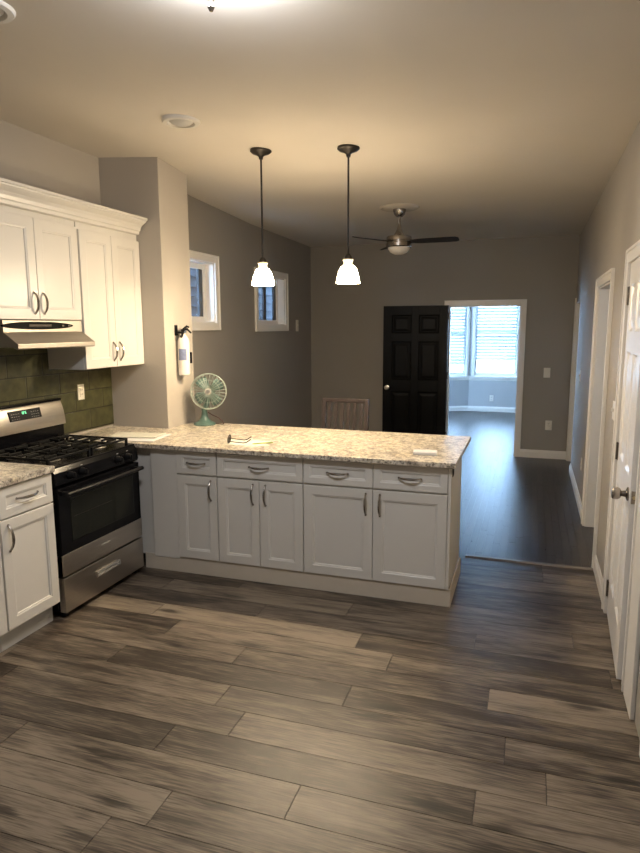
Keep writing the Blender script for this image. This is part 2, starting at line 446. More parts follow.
# ceiling as a gently sagging sheet
bm = NB(); NX, NY = 22, 62
grid = [[bm.verts.new((-3.4+5.2*i/NX, -1.6+10.2*j/NY, ceil_z(-3.4+5.2*i/NX, -1.6+10.2*j/NY))) for i in range(NX+1)] for j in range(NY+1)]
for j in range(NY):
    for i in range(NX): bm.faces.new((grid[j][i], grid[j][i+1], grid[j+1][i+1], grid[j+1][i]))
r_ = bmesh.ops.extrude_face_region(bm, geom=bm.faces[:])
for v in [g for g in r_['geom'] if isinstance(g, bmesh.types.BMVert)]: v.co.z = 3.2
struct('ceiling', bm, CEIL, smooth='auto')
struct('ceiling_bay_room', BX(-3.2, 1.8, YB+.06, 13.4, 2.80, 2.9), CEIL)

def wall_holes(axis, pos, thick, u0, u1, z0, z1, holes):
    """wall in plane axis=pos..pos+thick with rectangular holes (ua,ub,za,zb) sorted along u, not overlapping in u"""
    bm = NB(); u = u0
    def bx(a, b, c, d):
        lo, hi = min(pos, pos+thick), max(pos, pos+thick)
        if b-a < 1e-4 or d-c < 1e-4: return
        if axis == 'x': box(bm, lo, hi, a, b, c, d)
        else: box(bm, a, b, lo, hi, c, d)
    for a, b, c, d in holes:
        bx(u, a, z0, z1); bx(a, b, z0, c); bx(a, b, d, z1); u = b
    bx(u, u1, z0, z1)
    return bm
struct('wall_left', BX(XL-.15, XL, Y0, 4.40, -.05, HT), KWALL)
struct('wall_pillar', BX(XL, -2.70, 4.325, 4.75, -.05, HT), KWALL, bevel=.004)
W1 = (4.87, 5.71, 1.745, 2.32); W2 = (6.735, 7.585, 1.725, 2.295)
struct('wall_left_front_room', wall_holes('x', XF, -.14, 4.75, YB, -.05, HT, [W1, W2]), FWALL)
DO = (-1.05, -.15, -.05, 1.97)
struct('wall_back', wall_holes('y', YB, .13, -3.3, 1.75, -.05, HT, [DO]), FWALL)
OP1 = (3.13, 3.93, -.05, 2.045)      # near white door
OP2 = (4.745, 5.70, -.05, 2.01)      # cased opening
OP3 = (7.86, 8.50, -.05, 1.985)      # far opening
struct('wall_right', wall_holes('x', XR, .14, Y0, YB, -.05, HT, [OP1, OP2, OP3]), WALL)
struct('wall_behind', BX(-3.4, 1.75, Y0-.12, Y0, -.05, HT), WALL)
WS = (4.45, 4.66, 1.20, 1.75)  # unseen window, added to throw daylight on the opening's far jamb
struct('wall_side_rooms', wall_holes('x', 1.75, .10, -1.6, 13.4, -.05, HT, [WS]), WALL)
struct('added_window_side_room', BX(1.80, 1.804, *WS), GLASS)
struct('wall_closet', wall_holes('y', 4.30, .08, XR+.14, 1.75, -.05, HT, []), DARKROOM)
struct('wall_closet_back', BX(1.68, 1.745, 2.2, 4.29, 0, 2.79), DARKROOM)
struct('wall_hall', BX(XR+.14, 1.75, OP2[1]-.001, 5.80, -.05, HT), TRIM)
# far cased opening closed by a plain white door leaf inside
d3 = struct('door_3', BX(XR+.085, XR+.12, OP3[0], OP3[1], 0.005, OP3[3]), DOORW, bevel=.003)
# bay room
WB = (9.9, 12.2, .75, 2.35)  # unseen window in the left wall, added to brighten the bay room
struct('wall_bay_left', wall_holes('x', -3.15, -.15, YB+.13, 13.4, -.05, 2.9, [WB]), BACKW)
struct('added_window_bay_room', BX(-3.24, -3.236, *WB), GLASS)
struct('wall_tile_backsplash', BX(XL, XL+.012, 2.0, 4.322, .93, 1.75), TILE)

# baseboards
def baseboard(name, pts, n, h=.105, t=.016):
    """pts: two end points on the wall face, n: room-side normal"""
    (xa, ya), (xb, yb) = pts
    U = Vector((xb-xa, yb-ya, 0)); L = U.length; T = frameM((xa, ya, 0), U, n)
    bm = NB(); prof = [(0, 0), (0, h), (t*.35, h), (t*.6, h-.010), (t*.7, h-.022), (t, h-.03), (t, 0)]
    A = [bm.verts.new(T@Vector((0, b, d))) for d, b in prof]; B = [bm.verts.new(T@Vector((L, b, d))) for d, b in prof]
    bm.faces.new(A); bm.faces.new(B[::-1])
    for i in range(len(prof)): j = (i+1) % len(prof); bm.faces.new((A[i], A[j], B[j], B[i]))
    return struct(name, bm, TRIM)
baseboard('baseboard_back', [(-.083, YB), (XR, YB)], (0, -1, 0))
baseboard('baseboard_back_left', [(XF, YB), (-1.12, YB)], (0, -1, 0))
baseboard('baseboard_right', [(XR, 5.77), (XR, 7.86)], (-1, 0, 0))
baseboard('baseboard_right_near', [(XR, 4.0), (XR, 4.675)], (-1, 0, 0))
baseboard('baseboard_right_kitchen', [(XR, Y0), (XR, 2.60)], (-1, 0, 0))
baseboard('baseboard_left', [(XF, 4.75), (XF, YB)], (1, 0, 0))

# casings
def casing_x(name, face, n, o, w_=.068, t=.018, floor=True, far=True, near=True):
    """casing round an opening o in a wall x=face, n=+1/-1 room side"""
    bm = NB(); a, b, c, d = o; lo, hi = sorted((face, face+n*t)); zb = 0 if floor else c-w_
    lo2, hi2 = sorted((face, face+n*(t+.007)))
    if near: box(bm, lo, hi, a-w_, a, zb, d+w_); box(bm, lo2, hi2, a-w_-.002, a-w_+.016, zb, d+w_+.0015)
    if far: box(bm, lo, hi, b, b+w_, zb, d+w_); box(bm, lo2, hi2, b+w_-.016, b+w_+.002, zb, d+w_+.0015)
    box(bm, lo, hi, a, b, d, d+w_); box(bm, lo2, hi2, a-w_+.016, b+w_-.016, d+w_-.016, d+w_+.002)
    if not floor: box(bm, lo, hi, a, b, c-w_, c); box(bm, lo2, hi2, a-w_+.016, b+w_-.016, c-w_, c-w_+.016)
    return struct(name, bm, TRIM, bevel=.003)
def jamb_x(name, face, depth, o, t=.014, m=None):
    bm = NB(); a, b, c, d = o; lo, hi = sorted((face, face+depth)); c = max(c, 0)
    box(bm, lo, hi, a, a+t, c, d); box(bm, lo, hi, b-t, b, c, d); box(bm, lo, hi, a+t, b-t, d-t, d)
    if c > .1: box(bm, lo, hi, a+t, b-t, c, c+t)
    return struct(name, bm, m or TRIM, bevel=.002)
casing_x('trim_2', XR, -1, OP1, w_=.072)
jamb_x('trim_3', XR, .14, OP1)
struct('trim_4', BX(XR-.010, XR, 3.040, 3.058, 0, 2.118), TRIM, bevel=.003)
struct('trim_5', BX(XR-.020, XR+.0, 2.835, 3.040, 0, 2.12), TRIM, bevel=.004)
casing_x('trim_6', XR, -1, OP2, w_=.068)
jamb_x('trim_7', XR, .14, OP2)
jamb_x('trim_8', XR, .085, OP3)
struct('trim_9', BX(XR-.018, XR, OP3[1], OP3[1]+.07, 0, 2.04), TRIM, bevel=.003)
# doorway in the back wall
bm = NB(); a, b, d = DO[0], DO[1], DO[3]
for x0, x1 in ((a-.066, a), (b, b+.066)):
    box(bm, x0, x1, YB-.018, YB, 0, d+.066)
box(bm, a, b, YB-.018, YB, d, d+.066)
box(bm, b+.050, b+.068, YB-.025, YB, 0, d+.068); box(bm, a-.066, b+.05, YB-.025, YB, d+.050, d+.068)
struct('trim_10', bm, TRIM, bevel=.003)
bm = NB(); box(bm, a, a+.014, YB, YB+.13, 0, d); box(bm, b-.014, b, YB, YB+.13, 0, d); box(bm, a+.014, b-.014, YB, YB+.13, d-.014, d)
struct('trim_11', bm, TRIM, bevel=.002)

# small high windows in the left wall of the front room
def small_window(name, o, mull, pane_x=XF-.085):
    a, b, c, d = o
    root = bpy.data.objects.new(name, None); COL.objects.link(root); root.location = (XF-.07, (a+b)/2, c); BASE[root] = Vector(root.location); root['kind'] = 'structure'
    bm = NB(); w_ = .07; t = .02
    for (y0, y1, z0, z1) in ((a-w_, a, c-w_, d+w_), (b, b+w_, c-w_, d+w_), (a, b, d, d+w_), (a, b, c-w_, c)):
        box(bm, XF, XF+t, y0, y1, z0, z1)
    for (y0, y1, z0, z1) in ((a-w_-.002, a-w_+.014, c-w_-.002, d+w_+.002), (b+w_-.014, b+w_+.002, c-w_-.002, d+w_+.002), (a-w_+.014, b+w_-.014, d+w_-.014, d+w_+.002), (a-w_+.014, b+w_-.014, c-w_-.002, c-w_+.014)):
        box(bm, XF, XF+t+.008, y0, y1, z0, z1)
    mk('casing', bm, TRIM, root, bevel=.002)
    bm = NB(); X0, X1 = XF-.138, XF
    for (y0, y1, z0, z1) in ((a, a+.012, c, d), (b-.012, b, c, d), (a, b, c, c+.012), (a, b, d-.012, d)):
        box(bm, X0, X1, y0, y1, z0, z1)
    mk('jamb', bm, TRIM, root)
    bm = NB(); f0 = a+.012; f1 = b-.012; g0 = c+.012; g1 = d-.012; fw = .05
    for (y0, y1, z0, z1) in ((f0, f0+fw, g0, g1), (f1-fw, f1, g0, g1), (f0+fw, f1-fw, g0, g0+fw), (f0+fw, f1-fw, g1-fw, g1)):
        box(bm, pane_x-.03, pane_x, y0, y1, z0, z1)
    mk('window_frame', bm, TRIM, root, bevel=.003)
    bm = NB()
    for m_ in mull: box(bm, pane_x-.028, pane_x-.004, m_-.035, m_+.035, g0+fw, g1-fw)
    mk('sash', bm, SASH, root, bevel=.002)
    mk('pane', BX(pane_x-.020, pane_x-.016, f0+fw, f1-fw, g0+fw, g1-fw), GLASS, root)
    return root
small_window('window_1', W1, [5.60])
small_window('window_2', W2, [7.17, 7.48])
# neighbour's lapped siding seen through them
bm = NB(); z = -.05
while z < 6.5:
    prism(bm, [(-3.62, z), (-3.585, z+.004), (-3.60, z+.11), (-3.62, z+.11)], 'y', 4.4, 9.2); z += .11
struct('wall_neighbour_siding', bm, BRICK)

# ------------------------------------------------------------------ bay with blinds
cA, cB = -1.172, -.17
def bay_section(tag_, p, q, winspan, sill_n):
    """wall from p to q with a window between winspan fractions; returns frame matrix (a along, b up, d into the room)"""
    U = Vector((q[0]-p[0], q[1]-p[1], 0)); L = U.length; N = Vector((U.y, -U.x, 0)).normalized()
    T = frameM((p[0], p[1], 0), U, N); a, b = winspan
    zs, zt = .71, 2.42
    bm = NB()
    for r in ((0, a, zs, zt), (b, L, zs, zt), (0, L, -.05, zs), (0, L, zt, 2.9)):
        box(bm, r[0], r[1], r[2], r[3], -.12, 0, T=T)
    struct('wall_bay_'+tag_, bm, BACKW)
    bm = NB(); box(bm, -.02, L+.02, .668, .712, 0, .045, T=T); box(bm, 0, L, .625, .668, 0, .016, T=T)
    struct('trim_%d' % sill_n, bm, TRIM, bevel=.003)
    baseboard('baseboard_bay_'+tag_, [p, q], N, h=.10)
    return T, L
def bay_window(name, T, a, b, fw=.045):
    root = bpy.data.objects.new(name, None); COL.objects.link(root); root.location = T@Vector(((a+b)/2, .71, -.05)); BASE[root] = Vector(root.location); root['kind'] = 'structure'
    zs, zt = .712, 2.42
    bm = NB()
    for r in ((a-.05, a, zs, zt+.06), (b, b+.05, zs, zt+.06), (a-.05, b+.05, zt, zt+.06)): box(bm, r[0], r[1], r[2], r[3], .001, .018, T=T)
    mk('casing', bm, TRIM, root, bevel=.003)
    bm = NB()
    for r in ((a, a+fw, zs, zt), (b-fw, b, zs, zt), (a+fw, b-fw, zs, zs+.07), (a+fw, b-fw, zt-.05, zt), (a+fw, b-fw, 1.54, 1.59)): box(bm, r[0], r[1], r[2], r[3], -.10, -.055, T=T)
    mk('sash', bm, TRIM, root, bevel=.003)
    mk('pane', BX(a+fw, b-fw, zs+.07, zt-.05, -.082, -.077, T=T), GLASS, root)
def blind(T, a, b, zb, zt, label):
    c = T@Vector(((a+b)/2, zb, -.028)); root = thing('window_blind', c, label, 'blind')
    bm = NB(); z = zb+.03; R = math.radians(58)
    while z < zt-.03:
        s = Matrix.Translation((0, z, -.028))@Matrix.Rotation(R, 4, 'X')
        box(bm, a+.012, b-.012, -.0008, .0008, -.033, .033, T=T@s); z += .062
    mk('slats', bm, BLIND, root)
    mk('bottom_rail', BX(a+.01, b-.01, zb, zb+.018, -.048, -.008, T=T), TRIM, root, bevel=.003)
    mk('head_rail', BX(a+.01, b-.01, zt-.03, zt, -.045, -.01, T=T), TRIM, root, bevel=.003)
    for f in (.15, .85):
        x_ = a+(b-a)*f
        mk('ladder_cord', BX(x_-.002, x_+.002, zb, zt-.03, -.011, -.009, T=T), TRIM, root)
T, L = bay_section('centre', (cA, YBAY), (cB, YBAY), (.09, .905), 12)
bay_window('window_3', T, .09, .905); blind(T, .095, .90, 1.03, 2.42, 'white horizontal blind on the wide front window beyond the doorway')
p, q = (-1.95, 12.80), (cA, YBAY); LL = math.hypot(q[0]-p[0], q[1]-p[1])
T, L = bay_section('left_angle', p, q, (.12, LL-.07), 13)
bay_window('window_4', T, .12, LL-.07); blind(T, .125, LL-.075, .94, 2.42, 'narrower white blind hanging lower, left of the wide front window')
p, q = (cB, YBAY), (.62, 12.80)
T, L = bay_section('right_angle', p, q, (.10, LL-.12), 14)
bay_window('window_5', T, .10, LL-.12)
struct('wall_bay_side', BX(-3.3, -1.95, 12.80, 12.92, -.05, 2.9), BACKW)
struct('wall_bay_far_side', BX(.62, 1.8, 12.80, 12.92, -.05, 2.9), BACKW)

# ------------------------------------------------------------------ six panel doors
def six_panel(T, w_, h_, t):
    """frame with stiles and rails and raised panels on both faces; local a along, b up, d thickness 0..t"""
    bm = NB(); st = .115; mu = .10
    pw = (w_-2*st-mu)/2
    rails = [(0, .22), (.22+.60, .22+.60+.16), (h_-.12-.24-.11, h_-.12-.24), (h_-.12, h_)]
    for a, b in ((0, st), (w_-st, w_), (st+pw, st+pw+mu)): box(bm, a, b, 0, h_, 0, t, T=T)
    for c, d in rails:
        box(bm, st, st+pw, c, d, 0, t, T=T); box(bm, st+pw+mu, w_-st, c, d, 0, t, T=T)
    for a in (st, st+pw+mu):
        for (c, d) in ((rails[0][1], rails[1][0]), (rails[1][1], rails[2][0]), (rails[2][1], rails[3][0])):
            for s0, s1 in ((t, 1), (0, -1)):
                ringpanel(bm, T, a, c, pw, d-c, [(0, s0-s1*.001), (.014, s0-s1*.011), (.026, s0-s1*.011), (.055, s0-s1*.003)], cap0=False)
    return bm
# dark door folded back against the wall
o = (-1.913, YB-.075, .012); T = frameM(o, (1, 0, 0), (0, -1, 0))
d1 = bpy.data.objects.new('door_1', None); COL.objects.link(d1); d1.location = o; BASE[d1] = Vector(o); d1['kind'] = 'structure'
mk('door_panel', six_panel(T, .862, 1.962, .036), DARKDOOR, d1, bevel=.002)
bm = NB(); lathe(bm, [(0, 0), (.030, 0), (.030, .006), (.012, .010), (.012, .03), (.024, .036), (.030, .05), (.026, .064), (0, .068)], T@Vector((.062, .87, .036)), axis_rot((0, -1, 0)), 20)
mk('knob', bm, CHROME, d1, smooth='auto')
for z in (.2, 1.0, 1.78):
    mk('hinge', cyl(NB(), T@Vector((.868, z, .02)), T@Vector((.868, z+.09, .02)), .007), NICK, d1)
# near white door, a hand's width ajar
hp = Vector((XR-.004, 3.915, .016)); ang = math.radians(2.6)
U = Vector((-math.sin(ang), -math.cos(ang), 0)); Nn = Vector((-math.cos(ang), math.sin(ang), 0))
T = frameM(hp-Nn*.036, U, Nn)
d2_ = bpy.data.objects.new('door_2', None); COL.objects.link(d2_); d2_.location = hp; BASE[d2_] = Vector(hp); d2_['kind'] = 'structure'
DW = .775
mk('door_panel', six_panel(T, DW, 2.02, .036), DOORW, d2_, bevel=.002)
kn = NB(); lathe(kn, [(0, 0), (.033, 0), (.033, .006), (.016, .012), (.013, .03), (.024, .036), (.029, .046), (.029, .066), (.024, .072), (0, .074)], T@Vector((DW-.066, .905, .036)), axis_rot(Nn), 28)
mk('knob', kn, NICK, d2_, smooth='auto')
mk('latch_plate', BX(DW, DW+.002, .875, .935, .006, .030, T=T), NICK, d2_)
bm = cyl(NB(), T@Vector((DW+.002, .905, .018)), T@Vector((DW+.010, .905, .018)), .008)
mk('latch_bolt', bm, BRASS, d2_)
for z in (.10, .93, 1.80):
    bm = cyl(NB(), T@Vector((-.006, z, .040)), T@Vector((-.006, z+.10, .040)), .007)
    box(bm, -.02, .03, z, z+.10, .0362, .038, T=T)
    mk('hinge', bm, NICK, d2_)

# ------------------------------------------------------------------ peninsula cabinets
TP = frameM((0, 3.735, 0), (1, 0, 0), (0, -1, 0))
def base_box(x0, x1): 
    bm = NB(); box(bm, x0, x1, 3.736, 4.30, .10, .880); return bm
def pen_cab(x0, x1, label, drawers, doors, name='base_cabinet'):
    t = thing(name, ((x0+x1)/2, 4.0, .10), label, 'cabinet', 'white base cabinets of the kitchen')
    mk('body', base_box(x0+.001, x1-.001), CAB, t)
    for a, b in drawers:
        d = mk('drawer', shaker(TP, a, .718, b-a, .156, fr=.040), CAB, t)
        mk('handle', pull(TP, (a+b)/2, .796, False, .135), NICK, d, smooth='auto')
    for a, b, side in doors:
        d = mk('door', shaker(TP, a, .118, b-a, .588), CAB, t)
        hx = b-.043 if side == 'r' else a+.043
        mk('handle', pull(TP, hx, .612, True, .135), NICK, d, smooth='auto')
    return t
pen_cab(-2.272, -1.965, 'narrow white base cabinet with one door, nearest the stove in the peninsula', [(-2.270, -1.970)], [(-2.270, -1.970, 'r')])
pen_cab(-1.965, -1.350, 'white base cabinet with one wide drawer over two doors in middle of peninsula', [(-1.962, -1.354)], [(-1.962, -1.660, 'r'), (-1.656, -1.354, 'l')])
c3 = pen_cab(-1.350, -.432, 'widest white base cabinet with two drawers over two doors, right end of peninsula', [(-1.347, -.894), (-.890, -.436)], [(-1.347, -.894, 'r'), (-.890, -.436, 'l')])
bm = BX(-.433, -.4152, 3.716, 4.31, .116, .880)
mk('end_panel', bm, CAB, c3, bevel=.002)
t = thing('corner_cabinet', (-2.75, 4.0, .1), 'blank white filler panel of the corner cabinet between stove and narrow cabinet', 'cabinet')
mk('body', BX(-3.20, -2.480, 3.745, 4.32, .10, .880), CAB, t)
mk('filler_panel', BX(-2.478, -2.274, 3.722, 4.30, .10, .880), CAB, t, bevel=.002)
mk('toe_board', BX(-2.56, -.403, 3.7265, 3.7350, .001, .115), TOE, label='cream toe board running along the foot of the peninsula below the doors', cat='baseboard', bevel=.002)
mk('toe_board', BX(-.4145, -.403, 3.7352, 4.31, .001, .113), TOE, label='short cream toe board along the foot of the peninsula end panel', cat='baseboard', bevel=.002)
t = thing('end_outlet', (-.414, 3.76, .845), 'small dark outlet near the top of the peninsula end panel', 'outlet')
mk('cover_plate', BX(-.4148, -.409, 3.745, 3.785, .815, .875), BLKPL, t, bevel=.002)
mk('socket', BX(-.409, -.407, 3.755, 3.775, .825, .865), SLOT, t)
# L-shaped granite top
poly = [(XL+.013, 3.685), (-2.45, 3.685), (-.388, 3.672), (-.388, 4.645), (-2.698, 4.71), (-2.698, 4.323), (XL+.013, 4.323)]
bm = prism(NB(), poly, 'z', .882, .914)
mk('granite_countertop', bm, GRAN, bevel=.004, label='speckled cream granite countertop of the long peninsula', cat='countertop')

# ------------------------------------------------------------------ left base cabinets
TL = frameM((-2.56, 0, 0), (0, 1, 0), (1, 0, 0))
def left_cab(y0, y1, label, side):
    t = thing('base_cabinet', (-2.85, (y0+y1)/2, .001), label, 'cabinet', 'white base cabinets of the kitchen')
    mk('body', BX(XL+.013, -2.561, y0+.001, y1-.001, .115, .900), CAB, t)
    mk('toe_kick', BX(XL+.013, -2.605, y0+.001, y1-.001, .001, .115), TOEG, t)
    d = mk('drawer', shaker(TL, y0+.004, .732, y1-y0-.008, .163, fr=.045), CAB, t)
    mk('handle', pull(TL, (y0+y1)/2, .817, False, .15), NICK, d, smooth='auto')
    d = mk('door', shaker(TL, y0+.004, .128, y1-y0-.008, .594), CAB, t)
    mk('handle', pull(TL, y0+.05 if side == 'l' else y1-.05, .622, True, .14), NICK, d, smooth='auto')
    return t
left_cab(2.448, 2.838, 'white base cabinet with drawer and door, directly left of the stove', 'l')
left_cab(2.055, 2.445, 'white base cabinet cut off by left edge of the photo', 'r')
bm = prism(NB(), [(XL+.013, 2.04), (-2.522, 2.04), (-2.522, 2.846), (XL+.013, 2.846)], 'z', .902, .936)
mk('granite_countertop', bm, GRAN, bevel=.004, label='short piece of speckled granite countertop left of the stove', cat='countertop')

# ------------------------------------------------------------------ upper cabinets
TU = frameM((-2.91, 0, 0), (0, 1, 0), (1, 0, 0))
def upper(y0, y1, z0, label, hz, dz1):
    t = thing('wall_cabinet', (-3.05, (y0+y1)/2, z0), label, 'cabinet', 'white wall cabinets')
    mk('body', BX(XL+.001, -2.911, y0+.001, y1-.001, z0, 2.405), CAB, t, bevel=.0015)
    m = (y0+y1)/2
    for a, b, s in ((y0+.004, m-.002, 'r'), (m+.002, y1-.004, 'l')):
        d = mk('door', shaker(TU, a, z0+.004, b-a, dz1-z0-.004, fr=.062), CAB, t)
        mk('handle', pull(TU, b-.036 if s == 'r' else a+.036, hz, True, .13), NICK, d, smooth='auto')
upper(2.832, 3.618, 1.752, 'short white double door wall cabinet above the range hood', 1.855, 2.362)
upper(3.628, 4.322, 1.418, 'tall white double door wall cabinet beside the grey pillar', 1.532, 2.352)
prof = [(XL+.001, 2.40), (-2.893, 2.40), (-2.880, 2.405), (-2.876, 2.425), (-2.868, 2.430), (-2.862, 2.450), (-2.848, 2.468), (-2.825, 2.482), (-2.812, 2.492), (-2.810, 2.500), (-2.800, 2.502), (-2.800, 2.518), (XL+.001, 2.518)]
mk('crown_molding', prism(NB(), prof, 'y', 2.832, 4.312), CAB, label='white crown molding capping the wall cabinets', cat='molding')

# ------------------------------------------------------------------ range hood
HY0, HY1 = 2.925, 3.605
t = thing('range_hood', (-3.0, 3.265, 1.58), 'stainless steel range hood under the short wall cabinet', 'range hood')
prof = [(XL+.013, 1.750), (-2.892, 1.750), (-2.889, 1.680), (-2.79, 1.612), (-2.79, 1.586), (-2.80, 1.580), (-2.83, 1.592), (XL+.013, 1.592)]
mk('canopy', prism(NB(), prof, 'y', HY0, HY1), HOODST, t, bevel=.002)
bm = NB(); ce = Vector((-2.8895, 3.215, 1.718)); n = 36
A = [bm.verts.new((ce.x-.004, ce.y+.305*math.cos(2*math.pi*i/n), ce.z+.025*math.sin(2*math.pi*i/n))) for i in range(n)]
B = [bm.verts.new((ce.x+.007, ce.y+.298*math.cos(2*math.pi*i/n), ce.z+.021*math.sin(2*math.pi*i/n))) for i in range(n)]
bm.faces.new(A); bm.faces.new(B[::-1])
for i in range(n): bm.faces.new((A[i], A[(i+1) % n], B[(i+1) % n], B[i]))
cp_ = mk('control_panel', bm, PANELB, t)
mk('slide_plate', BX(-2.8825, -2.880, 3.12, 3.31, 1.712, 1.726), BRONZE, cp_, bevel=.001)
for yy in (3.40, 3.46):
    mk('switch', BX(-2.8825, -2.877, yy, yy+.02, 1.713, 1.723), NICK, cp_, bevel=.001)
mk('filter', BX(-3.15, -2.85, 2.98, 3.55, 1.586, 1.5918), NICK, t)

# ------------------------------------------------------------------ stove
SY0, SY1, SX = 2.862, 3.668, -2.535
t = thing('gas_stove', (-2.85, (SY0+SY1)/2, 0), 'black and stainless freestanding gas stove with four burners', 'stove')
mk('body', BX(-3.19, SX-.045, SY0, SY1, .045, .895), BLACK, t, bevel=.003)
# cooktop with a raised front lip, and sloped control panel
mk('cooktop', BX(-3.16, SX-.03, SY0-.003, SY1+.003, .895, .915), BLACK, t, bevel=.005)
prof = [(SX-.05, .800), (SX-.012, .800), (SX-.004, .815), (SX-.012, .880), (SX-.035, .912), (SX-.05, .912)]
cpn = mk('control_panel', prism(NB(), prof, 'y', SY0, SY1), BLACK, t, bevel=.003)
for yy in (2.985, 3.09, 3.44, 3.545):
    bm = NB(); lathe(bm, [(0, 0), (.024, 0), (.023, .012), (.019, .018), (.018, .032), (.015, .036), (0, .037)], (SX-.006, yy, .850), axis_rot((1, 0, .10)), 24)
    box(bm, SX+.010, SX+.036, yy-.004, yy+.004, .833, .868)
    mk('burner_knob', bm, BLKPL, cpn, smooth='auto')
    mk('knob_mark', BX(SX-.006, SX-.0045, yy-.008, yy+.008, .888, .891, T=None), MARK, cpn)
# oven door: black glass upper, steel band below
dr = mk('oven_door', BX(SX-.042, SX, SY0+.006, SY1-.006, .262, .790), BLACK, t, bevel=.004)
mk('window', ringpanel(NB(), frameM((SX-.001, 0, 0), (0, 1, 0), (1, 0, 0)), 2.962, .452, .622, .262, [(0, 0), (0, .002), (.004, .003)]), GLASSBLK, dr)
mk('steel_band', BX(SX-.038, SX+.003, SY0+.006, SY1-.006, .264, .392), STEEL, dr, bevel=.003)
for z_, y_ in ((.60, 0),):
    bm = tube(NB(), [(SX+.0025, 2.985, z_), (SX+.0025, 3.35, z_)], .0010, 6); mk('oven_rack_line', bm, BRONZE, dr)
bm = NB()
pts = [(SX+.045+.004*math.sin(math.pi*i/10), SY0+.03+(SY1-SY0-.06)*i/10, .757) for i in range(11)]
tube(bm, pts, .013, 12)
for yy in (SY0+.05, SY1-.05): box(bm, SX-.002, SX+.045, yy-.012, yy+.012, .746, .768)
mk('door_handle', bm, BLKPL, dr, smooth='auto')
bm = NB()
for i, h in enumerate((.010, .007, .007, .010, .007, .007, .010, .007, .007, .007)):
    box(bm, SX+.003, SX+.0036, 3.22+i*.0095, 3.226+i*.0095, .340, .340+h)
mk('maker_mark', bm, MARK, dr)
dw = mk('storage_drawer', BX(SX-.040, SX+.003, SY0+.006, SY1-.006, .040, .252), STEEL, t, bevel=.003)
mk('drawer_handle', ringpanel(NB(), frameM((SX+.003, 0, 0), (0, 1, 0), (1, 0, 0)), 3.15, .155, .235, .034, [(0, 0), (0, .012), (.006, .014), (.008, .004)]), CHROME, dw)
for yy in (SY0+.05, SY1-.05):
    for xx in (-3.12, SX-.05):
        mk('foot', cyl(NB(), (xx, yy, 0), (xx, yy, .046), .020, .016), BLKPL, t)
# backguard
mk('backguard', BX(-3.205, -3.145, SY0, SY1, .60, 1.05), BLACK, t, bevel=.004)
n = 12; poly = [(-3.205, 1.035)]
for i in range(n+1):
    a = i/n; poly.append((-3.118-.035*a*a, 1.035+.160*a))
poly += [(-3.165, 1.205), (-3.205, 1.205)]
bg_ = mk('backguard_panel', prism(NB(), poly, 'y', SY0+.02, SY1-.012), STEEL, t, smooth='auto')
mk('top_cap', BX(-3.207, -3.150, SY0+.005, SY1-.004, 1.196, 1.214), BLACK, t, bevel=.006)
T = frameM((-3.1205, 0, 1.10), (0, 1, 0), (1, 0, 0))@Matrix.Rotation(math.radians(-13), 4, 'X')
dp = mk('display', BX(3.160, 3.435, .012, .078, -.012, .004, T=T), BLKPL, bg_, bevel=.003)
bm = NB()
segs_ = {'1': 'bc', '2': 'abged', '5': 'afgcd', ':': ''}
xx = 3.262
for ch in '12:5':
    wv, hv = .009, .017; z0 = .050
    if ch == ':':
        for q in (.055, .062): box(bm, xx, xx+.002, q, q+.002, .004, .0046, T=T)
        xx += .006; continue
    for s in segs_[ch]:
        r = {'a': (0, wv, hv-.002, hv), 'd': (0, wv, 0, .002), 'g': (0, wv, hv/2-.001, hv/2+.001), 'b': (wv-.002, wv, hv/2, hv), 'c': (wv-.002, wv, 0, hv/2), 'f': (0, .002, hv/2, hv), 'e': (0, .002, 0, hv/2)}[s]
        box(bm, xx+r[0], xx+r[1], z0+r[2], z0+r[3], .004, .0046, T=T)
    xx += .013
mk('clock_digits', bm, GREEN_LED, dp)
for off in (3.175, 3.345):
    bm = NB()
    for i in range(4):
        for j in range(3):
            box(bm, off+i*.019, off+i*.019+.010, .022+j*.017, .0235+j*.017, .004, .0043, T=T)
    mk('button_marks', bm, MARK, dp)
# burners and grates
for bx_, by_ in ((-2.73, 3.045), (-2.73, 3.485), (-2.99, 3.045), (-2.99, 3.485)):
    bm = NB(); lathe(bm, [(.0, .914), (.060, .914), (.055, .918), (.042, .920), (.042, .930), (0, .930)], (bx_, by_, 0), None, 28)
    bu = mk('burner', bm, BURN, t, smooth='auto')
    bm = NB(); lathe(bm, [(0, .930), (.036, .930), (.038, .934), (.034, .940), (0, .941)], (bx_, by_, 0), None, 28)
    mk('burner_cap', bm, BLKMAT, bu, smooth='auto')
for y0, y1 in ((2.885, 3.255), (3.275, 3.645)):
    bm = NB(); X0, X1 = -3.10, SX-.075; zt = .957
    def bar(xa, ya, xb, yb):
        if xa == xb: box(bm, xa-.006, xa+.006, ya, yb, zt-.013, zt)
        else: box(bm, xa, xb, ya-.006, ya+.006, zt-.013, zt)
    for xa in (X0, (X0+X1)/2, X1): bar(xa, y0, xa, y1)
    for ya in (y0+.006, y1-.006): bar(X0, ya, X1, ya)
    ym = (y0+y1)/2
    for xa, xb in ((X0, X0+.085), (X0+.155, X1-.155), (X1-.085, X1)): bar(xa, ym, xb, ym)
    for xc in (-2.73, -2.99):
        bar(xc, y0, xc, y0+.11); bar(xc, y1-.11, xc, y1)
        for s in (-1, 1):
            for yy in (y0+.09, y1-.09): box(bm, xc+s*.065-.005, xc+s*.065+.005, yy-.05, yy+.05, zt-.011, zt+.004)
    for xa in (X0, X1):
        for ya in (y0+.006, y1-.006): box(bm, xa-.008, xa+.008, ya-.008, ya+.008, .914, zt)
    mk('grate', bm, BLKMAT, t, bevel=.002)

